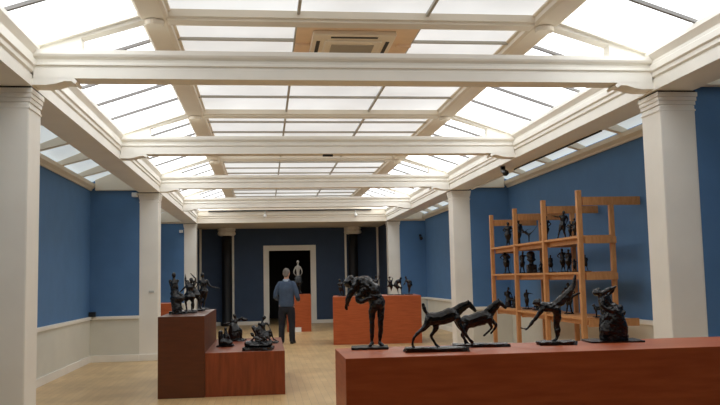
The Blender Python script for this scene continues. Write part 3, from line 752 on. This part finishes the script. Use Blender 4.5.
shelf_fig('small bronze dancer in arabesque with a leg raised, upper shelf', up, 529, 241.6, arab(19, 1), .07)
shelf_fig('standing bronze with hand on hip beside the third post, upper shelf', up, 546.5, 239, stand(25, 'hips', 0, .8))
shelf_fig('bronze dancer striding with one arm raised, upper shelf', up, 562, 237.6, stand(28, 'left', 2.5, 4.0), .13)
shelf_fig('small bronze standing left of the nearest front post, upper shelf', up, 570.6, 236.8, stand(17, 'hips', 0, 1))
shelf_fig('small bronze beside the nearest front post, its arms lowered, upper shelf', up, 575.2, 236.6, stand(19, 'down', 0, 1), .07)
shelf_fig('bronze leaning figure at the far end of the middle shelf', mid, 506, 273.6, stand(23, 'hips', -1.5, 2, 1.2))
shelf_fig('bronze dancer with an outstretched arm by the second post, middle shelf', mid, 521, 273, stand(21, 'right', 1, 2))
shelf_fig('bronze portrait head on a square block, middle shelf', mid, 530.5, 273, bust(22), .14, name='bust')
shelf_fig('low crouching bronze right of the portrait head, middle shelf', mid, 540, 272.6, sit(14, -1, 1.4))
shelf_fig('bronze standing figure right of the third post, middle shelf', mid, 549.6, 272.4, stand(17, 'down', 0, 1.8, 1.3))
shelf_fig('bronze woman turning left, left one of the tall pair on the middle shelf', mid, 562, 272.2, stand(23, 'hips', -.5, 1.6))
shelf_fig('bronze woman facing the other, right one of the tall pair on the middle shelf', mid, 567.6, 272.2, stand(22, 'down', .2, 1.2, 1.3))
shelf_fig('small bronze figure left of the nearest front post, middle shelf', mid, 573.4, 272, stand(13, 'hips', 0, 1.2))
shelf_fig('bronze dancer with outstretched legs right of the nearest front post, middle shelf', mid, 590, 272, stand(16.5, 'left', 0, 2.2), .10, -.08)
shelf_fig('dark bronze figure seated at the far end of the lower shelf', lo, 504, 307.4, sit(24, 1))
shelf_fig('low dark bronze crouching before the second post, lower shelf', lo, 512, 308, sit(14, 1, 1.4))
shelf_fig('bronze dancer pointing right beside the second post, lower shelf', lo, 524.4, 309, stand(19, 'right', 0, 1.2))
shelf_fig('bronze dancer kneeling low by the third post, lower shelf', lo, 534.5, 309.6, sit(14, -1))
shelf_fig('bronze figure behind the balancing dancer, standing on the lower shelf', lo, 566, 313.4, stand(30, 'hips', 0, 2.4, 1.1))
shelf_fig('small bronze horse at the near end of the lower shelf', lo, 595.5, 316.4, small_horse, .12, name='horse_statuette')

# ------------------------------------------------------------------ the visitor
P = Vector((.50, 19.2, 0))
man = thing('person', 'grey-haired man in a blue jacket and dark trousers seen from behind, facing the far doorway', 'person', P, None, -.25)
man.scale = (.975, .975, .975)
H = 1.0
def chain(bm, *pts, caps=(1, 1)): loft(bm, list(pts), n=14, sub=4, caps=caps)
legsL = [(-.10, 0, .93, .095, .10), (-.115, .01, .72, .082, .085), (-.12, .01, .50, .058, .062), (-.125, -.015, .36, .058, .062), (-.13, -.01, .10, .04, .045)]
legsR = [(-x, y, z, a, b) for x, y, z, a, b in legsL]
armL = [(-.17, 0, 1.43, .052), (-.225, -.02, 1.30, .046), (-.265, -.03, 1.13, .040), (-.225, .09, 1.075, .036), (-.15, .23, 1.06, .027)]
armR = [(.17, 0, 1.43, .052), (.225, -.02, 1.30, .046), (.27, -.02, 1.13, .040), (.265, .10, 1.07, .036), (.235, .24, 1.045, .027)]
bm = bmesh.new()
chain(bm, (0, 0, .90, .155, .11), (0, .0, 1.05, .145, .10), (0, 0, 1.25, .17, .11), (0, 0, 1.42, .17, .095), (0, 0, 1.49, .08, .07))
chain(bm, (0, 0, 1.46, .06, .06), (0, .02, 1.60, .055, .06))
ball(bm, (0, .025, 1.69), (.075, .095, .115), 3); ball(bm, (0, .06, 1.635), (.055, .06, .05))
ball(bm, (0, .125, 1.68), (.014, .02, .022)); ball(bm, (0, .115, 1.635), (.025, .012, .008))
for sx in (-1, 1): ball(bm, (sx*.078, .01, 1.685), (.012, .02, .032)); ball(bm, (sx*.03, .108, 1.705), (.014, .012, .009))
for a in (armL, armR): chain(bm, *a)
for a in (legsL, legsR): chain(bm, *a)
for sx, a in ((1, armL), (-1, armR)):
    w = Vector(a[-1][:3]); d = (w-Vector(a[-2][:3])).normalized(); s_ = Vector((sx*.2, .3, -.9)).cross(d).normalized()
    c = w+d*.05
    loft(bm, [tuple(w)+(.028, .02), tuple(c+d*.045)+(.038, .018)])
    for j, ln in enumerate((.070, .080, .075, .058)):
        b0 = c+d*.045+s_*(j-1.5)*.019
        loft(bm, [tuple(b0)+(.0095,), tuple(b0+d*ln*.55+Vector((0, 0, -.012)))+(.009,), tuple(b0+d*ln*.8+Vector((0, 0, -.04)))+(.008,)], n=8)
    b0 = w+d*.03-s_*.03
    loft(bm, [tuple(b0)+(.012,), tuple(b0+d*.04-s_*.03)+(.010,), tuple(b0+d*.07-s_*.025)+(.009,)], n=8)
for sx in (-1, 1): chain(bm, (sx*.13, -.03, .06, .038), (sx*.14, .12, .035, .03))
fuse('body', bm, .009, SKIN, man)
bm = bmesh.new()   # hair
ball(bm, (0, .012, 1.715), (.084, .098, .104), 3); ball(bm, (0, -.045, 1.66), (.068, .05, .065), 2)
fuse('hair', bm, .009, HAIR, man, .008, 60)
bm = bmesh.new()   # jacket
chain(bm, (0, 0, .89, .20, .14), (0, 0, .98, .195, .14), (0, 0, 1.14, .185, .135), (0, -.005, 1.32, .20, .14), (0, -.005, 1.42, .19, .115), (0, 0, 1.48, .11, .085), caps=(0, 1))
chain(bm, (-.15, 0, 1.43, .075), (-.225, -.02, 1.30, .066), (-.265, -.03, 1.13, .058), (-.225, .09, 1.075, .052), (-.16, .20, 1.06, .046))
chain(bm, (.15, 0, 1.43, .075), (.225, -.02, 1.30, .066), (.27, -.02, 1.13, .058), (.265, .10, 1.07, .052), (.24, .21, 1.05, .046))
jk = fuse('jacket', bm, .010, JACKET, man, .008, 9)
bm = bmesh.new(); lathe(bm, [(.085, 1.49), (.088, 1.50), (.078, 1.545), (.070, 1.545), (.07, 1.49)], n=24)
obj('collar', bm, mat('pale_collar', S(150, 168, 190), .8), jk, smooth=True)
bm = bmesh.new()   # trousers
chain(bm, (0, 0, .82, .16, .12), (0, 0, .96, .165, .12))
for sx in (-1, 1): chain(bm, (sx*.09, 0, .86, .105, .115), (sx*.11, .01, .70, .10, .105), (sx*.122, .01, .48, .082, .085), (sx*.128, -.01, .28, .074, .078), (sx*.132, -.005, .07, .068, .074))
fuse('trousers', bm, .010, TROUSER, man, .006, 12)
for sx in (-1, 1):
    bm = bmesh.new(); chain(bm, (sx*.132, -.05, .045, .045, .042), (sx*.138, .05, .042, .05, .04), (sx*.15, .17, .034, .046, .032))
    box(bm, sx*.132-.04, sx*.132+.04, -.085, -.01, .0, .04)
    fuse('shoe', bm, .008, SHOE, man)

bake_fused()
# ------------------------------------------------------------------ world and output look
w = bpy.data.worlds.new('world'); scene.world = w; w.use_nodes = True
w.node_tree.nodes['Background'].inputs['Color'].default_value = (.8, .88, 1, 1)
w.node_tree.nodes['Background'].inputs['Strength'].default_value = .6
vs = scene.view_settings
vs.view_transform = 'Standard'; vs.look = 'None'; vs.gamma = 1; vs.use_curve_mapping = False
vs.exposure = 2.08
scene.cycles.max_bounces = 8; scene.cycles.diffuse_bounces = 6
